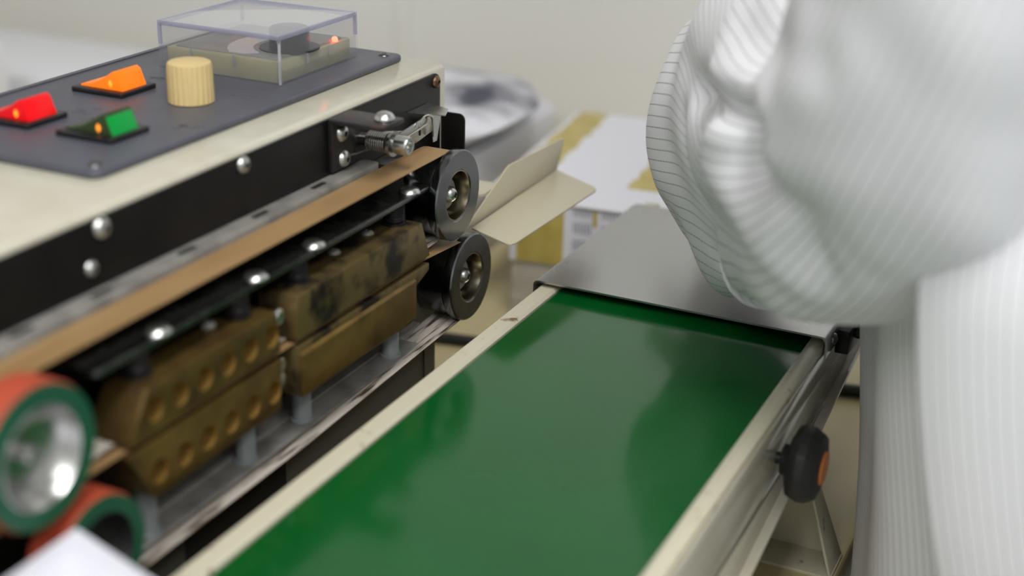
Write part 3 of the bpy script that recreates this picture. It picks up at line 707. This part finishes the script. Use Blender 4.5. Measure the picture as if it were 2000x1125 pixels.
# ------------------------------------------------------------------ person in the striped coat
def skin_body():
    J = {'pelvis': ((.40, .0, -.02), .085), 'spine': ((.385, .0, .12), .085), 'chest': ((.36, .01, .30), .095), 'neckb': ((.325, .02, .42), .055), 'neck': ((.29, .02, .475), .048),
         'head0': ((.262, .02, .53), .070), 'head1': ((.235, .02, .60), .082), 'crown': ((.225, .02, .665), .055),
         'shl': ((.335, -.115, .385), .055), 'ell': ((.205, -.155, .160), .040), 'wrl': ((.082, .050, .072), .025),
         'shr': ((.35, .155, .385), .055), 'elr': ((.40, .235, .14), .038), 'wrr': ((.36, .195, -.06), .025),
         'hipl': ((.40, -.095, -.06), .075), 'knl': ((.385, -.10, -.44), .05), 'anl': ((.40, -.10, -.79), .036), 'tol': ((.30, -.105, -.835), .030),
         'hipr': ((.40, .095, -.06), .075), 'knr': ((.385, .10, -.44), .05), 'anr': ((.40, .10, -.79), .036), 'tor': ((.30, .105, -.835), .030)}
    E_ = [('pelvis', 'spine'), ('spine', 'chest'), ('chest', 'neckb'), ('neckb', 'neck'), ('neck', 'head0'), ('head0', 'head1'), ('head1', 'crown'),
          ('chest', 'shl'), ('shl', 'ell'), ('ell', 'wrl'), ('chest', 'shr'), ('shr', 'elr'), ('elr', 'wrr'),
          ('pelvis', 'hipl'), ('hipl', 'knl'), ('knl', 'anl'), ('anl', 'tol'), ('pelvis', 'hipr'), ('hipr', 'knr'), ('knr', 'anr'), ('anr', 'tor')]
    return J, E_
def skinned(J, E_, root, lvl=2):
    names = list(J); me = bpy.data.meshes.new('skin'); me.from_pydata([J[n][0] for n in names], [(names.index(a), names.index(b)) for a, b in E_], [])
    o = bpy.data.objects.new('skin_tmp', me); C.objects.link(o); md = o.modifiers.new('s', 'SKIN'); md.use_smooth_shade = True
    for i, n in enumerate(names):
        r = J[n][1]; me.skin_vertices[0].data[i].radius = (r, r) if not isinstance(r, tuple) else r
        me.skin_vertices[0].data[i].use_root = (n == root)
    sb = o.modifiers.new('d', 'SUBSURF'); sb.levels = lvl
    dg = bpy.context.evaluated_depsgraph_get(); nm = bpy.data.meshes.new_from_object(o.evaluated_get(dg)); bpy.data.objects.remove(o); return nm
J, E_ = skin_body()
# nose, so the head reads as a face under the mask
J['nose'] = ((.148, .02, .585), .010); E_.append(('head1', 'nose'))
person = objm('person', skinned(J, E_, 'pelvis'), 'skin')
tag(person, 'person in a white pin-striped work coat bending over the conveyor, arm bent', 'person')

def catmull(P, t):
    n = len(P)-1; i = min(int(t), n-1); f = t-i
    p0, p1, p2, p3 = P[max(i-1, 0)], P[i], P[i+1], P[min(i+2, n)]
    return [.5*(2*b + (c-a)*f + (2*a-5*b+4*c-d)*f*f + (3*b-a-3*c+d)*f**3) for a, b, c, d in zip(p0, p1, p2, p3)]
def sstep(a, b, x):
    t = max(0, min(1, (x-a)/(b-a))); return t*t*(3-2*t)

coat = bmesh.new(); uvl = coat.loops.layers.uv.new('UVMap')
def loft(P, per, fold, nseg=72, nring=70, usc=1.0, up=V((0, 0, 1)), cap=(True, True), frame=None, post=None, shear=0, shear_to=0, shift=None):
    """P: list of (x,y,z,ra,rb); fold(s, th) -> metres added to the radius"""
    n = len(P)-1; rings = []; uu = None; prev = None; vlen = 0
    for k in range(nring+1):
        s = k/nring*n; q = catmull(P, s); q2 = catmull(P, min(s+.02, n)); q1 = catmull(P, max(s-.02, 0))
        c = V(q[:3]); d = (V(q2[:3]) - V(q1[:3])).normalized()
        if frame: u, v = frame
        else:
            if uu is None: uu = (up - d*up.dot(d)).normalized()
            uu = (uu - d*uu.dot(d)).normalized(); u, v = uu, d.cross(uu)
        if prev is not None: vlen += (c-prev).length
        prev = c; ring = []
        for i in range(nseg+1):
            th = 2*PI*i/nseg; t0 = th; sh = shift(s) if shift else 0
            rad = fold(s, (th if i < nseg else 0) + sh); th += sh
            dirv = u*math.cos(th)*q[3] + v*math.sin(th)*q[4]
            ln = dirv.length; p = c + dirv*(1 + rad/ln)
            if post: p = post(p, dirv/ln)
            ring.append((p, t0*per*usc - shear*min(vlen, shear_to), vlen))
        rings.append(ring)
    VV = [[coat.verts.new(p) for p, _, _ in r[:-1]] for r in rings]
    for k in range(nring):
        for i in range(nseg):
            j = (i+1) % nseg
            f = coat.faces.new((VV[k][i], VV[k][j], VV[k+1][j], VV[k+1][i])); f.smooth = True
            dat = ((k, i), (k, i+1), (k+1, i+1), (k+1, i))
            for lp, (kk, ii) in zip(f.loops, dat): lp[uvl].uv = (rings[kk][ii][1], rings[kk][ii][2])
    for w_, ring in ((cap[0], VV[0][::-1]), (cap[1], VV[-1])):
        if w_: coat.faces.new(ring)
# left sleeve: cuff -> forearm -> elbow (towards the camera) -> upper arm -> shoulder
def g2(x, m, s): return math.exp(-((x-m)/s)**2)
def dang(a, b):
    d = (a-b) % (2*PI); return d - 2*PI if d > PI else d
SL = [(.072, .064, .066, .036, .036), (.092, .053, .074, .054, .048), (.107, .022, .097, .076, .059), (.149, -.021, .130, .094, .069), (.197, -.123, .144, .070, .064),
      (.226, -.172, .200, .066, .062), (.258, -.184, .282, .070, .068), (.300, -.150, .345, .074, .074), (.335, -.095, .405, .072, .075)]
# creases and ridges of the cloth: (polyline on the sleeve, height in m, half width in m)
CRE = [([(.096, -.0688, .1487), (.1194, -.1096, .1549), (.1429, -.151, .1623), (.159, -.1846, .1651)], -.010, .0085),
       ([(.1131, -.0964, .1607), (.1337, -.1309, .1655), (.1608, -.1876, .1749)], .004, .009),
       ([(.126, -.1232, .1447), (.148, -.1637, .1525), (.1627, -.1897, .1581)], .004, .008),
       ([(.083, -.0439, .1561), (.0963, -.0695, .1425), (.1108, -.0924, .1258), (.1111, -.0741, .0945), (.1087, -.0462, .0679)], -.003, .010),
       ([(.1419, -.1523, .1475), (.1613, -.1827, .1414), (.1749, -.1919, .1306), (.1841, -.1839, .1115)], -.013, .015),
       ([(.1244, -.1179, .1281), (.1475, -.1514, .1179), (.1649, -.1641, .1072), (.1798, -.168, .0991)], .004, .012),
       ([(.112, -.052, .060), (.142, -.105, .074), (.166, -.138, .086)], .010, .020),
       ([(.1853, -.2053, .1397), (.1983, -.2028, .1251), (.2101, -.1962, .1141)], -.003, .012),
       ([(.2087, -.2371, .219), (.2269, -.2422, .2032), (.2552, -.2389, .1925)], -.0015, .016),
       ([(.1238, -.0973, .1856), (.176, -.2084, .2011), (.1893, -.2232, .2023)], -.004, .012)]
def seg_d(p, a, b):
    ab = b-a; t = max(0, min(1, (p-a).dot(ab)/ab.dot(ab))); return (p - a - ab*t).length
CRE = [([V(q) for q in pl], h, w_) for pl, h, w_ in CRE]
HANG = [(V((.108, -.018, .0475)), .0145), (V((.130, -.055, .052)), .010), (V((.158, -.105, .068)), .002)]
def crease(p, n):
    out = p.copy(); add = 0
    for pl, h, w_ in CRE:
        d = min(seg_d(p, a, b) for a, b in zip(pl, pl[1:]))
        if d < w_*3: add += h*math.exp(-(d/w_)**2)
    out += n*add
    best, amp = 9, 0                                      # loose cloth hanging to a corner under the forearm
    for (a, ha), (b, hb) in zip(HANG, HANG[1:]):
        ab = b-a; t = max(0, min(1, (p-a).dot(ab)/ab.dot(ab))); d = (p - a - ab*t).length
        if d < best: best, amp = d, ha + (hb-ha)*t
    out += V((-.12, -.1, -1)).normalized()*amp*math.exp(-(best/.027)**2)
    return out
def fold_l(s, th):
    return .003*noise.noise(V((s*2.3, math.cos(th)*1.6, math.sin(th)*1.6)))*2
loft(SL, .066, fold_l, nseg=130, nring=170, post=crease, shear=.55, shear_to=.17, usc=.92)
# right sleeve, hanging on the far side of the body
SR = [(.36, .205, -.07, .040, .040), (.385, .225, .05, .052, .052), (.405, .240, .16, .062, .062), (.38, .205, .29, .068, .068), (.345, .135, .395, .075, .075)]
loft(SR, .058, lambda s, th: .004*noise.noise(V((s*2, math.cos(th)*1.5, math.sin(th)*1.5+9))), nseg=64, nring=50)
# body of the coat: horizontal sections from the hem to the collar
TB = [(.378, .035, -.50, .185, .190), (.368, .035, -.36, .175, .190), (.353, .032, -.20, .166, .193), (.342, .028, -.06, .160, .198), (.328, .025, .08, .155, .200), (.332, .025, .22, .150, .190), (.342, .025, .34, .125, .165), (.325, .02, .415, .085, .11), (.300, .02, .455, .058, .06)]
def fold_b(s, th):
    # th: 0 = +x, pi/2 = +y, pi = -x (towards the conveyor), 3pi/2 = -y (towards the camera)
    f = .005*noise.noise(V((math.cos(th)*2.2, math.sin(th)*2.2, s*.55)))*2
    lowm = 1 - sstep(4.2, 5.2, s)
    edge = 4.27 - .10*(s-3)                 # overlapping flap on the side towards the camera
    f += .048*(.35 + .65*sstep(.5, 3.8, s))*sstep(edge-.03, edge+.03, th)*(1 - sstep(5.2, 6.1, th))*lowm
    f += .005*math.sin(th*11 + s*.8)*g2(th, 3.45, .35)*lowm
    f += -.012*g2(th, edge-.22, .20)*lowm
    return f
loft(TB, .19, fold_b, nseg=220, nring=90, frame=(V((1, 0, 0)), V((0, 1, 0))), cap=(False, True), shift=lambda s: -.10*(s-3))
me = bpy.data.meshes.new('work_coat'); bmesh.ops.recalc_face_normals(coat, faces=coat.faces); coat.to_mesh(me); coat.free()
co = objm('work_coat', me, 'stripe', person); co['label'] = 'white coat with fine grey pin stripes'
# trousers, shoes, hood, mask, gloves
def soft(name, J, E_, root, m, lvl=2): return objm(name, skinned(J, E_, root, lvl), m, person)
for sgn, nm in ((-1, 'l'), (1, 'r')):
    soft('trouser_leg', {'a': ((.40, sgn*.095, -.30), .095), 'b': ((.388, sgn*.10, -.46), .078), 'c': ((.40, sgn*.10, -.70), .066), 'd': ((.40, sgn*.10, -.80), .064)}, [('a', 'b'), ('b', 'c'), ('c', 'd')], 'a', 'trouser')
    soft('shoe', {'a': ((.425, sgn*.102, -.832), .042), 'b': ((.36, sgn*.104, -.836), .038), 'c': ((.275, sgn*.107, -.842), .032)}, [('a', 'b'), ('b', 'c')], 'a', 'shoe')
hpf = [(0, .122), (.045, .114), (.078, .092), (.098, .050), (.104, .0), (.100, -.05), (.092, -.095), (.100, -.135), (.118, -.165)]
hpf = [tuple(catmull(hpf, k/6)) for k in range(49)]
hood = lathe(nb(), hpf, (.243, .02, .600), (.12, 0, 1), 128)
bmesh.ops.delete(hood, geom=[f for f in hood.faces if len(f.verts) > 4 or ((f.calc_center_median() - V((.15, .02, .585))).length < .072 and f.calc_center_median().x < .22)], context='FACES')
hd = obj('hood', hood, 'trouser', person); md = hd.modifiers.new('thick', 'SOLIDIFY'); md.thickness = .003
for ey in (-.012, .052):
    obj('eye', lathe(nb(), [(0, -.004), (.007, -.003), (.010, 0), (.007, .004), (0, .006)], (.1545, ey, .607), (-1, 0, 0), 16), 'rubber', person)
soft('face_mask', {'a': ((.160, -.035, .545), .030), 'b': ((.140, .02, .548), .034), 'c': ((.160, .075, .545), .030), 'd': ((.147, .02, .515), .028)}, [('a', 'b'), ('b', 'c'), ('b', 'd')], 'b', 'mask')
def glove(wr, fwd, side, flip):
    wr, fwd, side = V(wr), V(fwd).normalized(), V(side).normalized(); dn = fwd.cross(side)*flip
    J = {'w': (wr, .024), 'p': (wr + fwd*.035, (.030, .018)), 'k': (wr + fwd*.070, (.032, .015))}; E2 = [('w', 'p'), ('p', 'k')]
    for i, (o_, l) in enumerate(((-.030, .060), (-.010, .074), (.010, .070), (.029, .054))):
        a = wr + fwd*.078 + side*o_
        J['f%da' % i] = (a, .0095); J['f%db' % i] = (a + fwd*l*.5 + dn*.008, .009); J['f%dc' % i] = (a + fwd*l*.9 + dn*.026, .0075)
        E2 += [('k', 'f%da' % i), ('f%da' % i, 'f%db' % i), ('f%db' % i, 'f%dc' % i)]
    J['t0'] = (wr + fwd*.030 - side*.030, .012); J['t1'] = (wr + fwd*.058 - side*.052 + dn*.010, .0105); J['t2'] = (wr + fwd*.084 - side*.056 + dn*.020, .008)
    E2 += [('p', 't0'), ('t0', 't1'), ('t1', 't2')]
    soft('glove', J, E2, 'w', 'glove')
glove((.082, .066, .064), (-.10, .80, -.12), (.95, .12, .05), -1)
glove((.36, .200, -.065), (-.1, -.05, -1), (.25, -1, 0), 1)
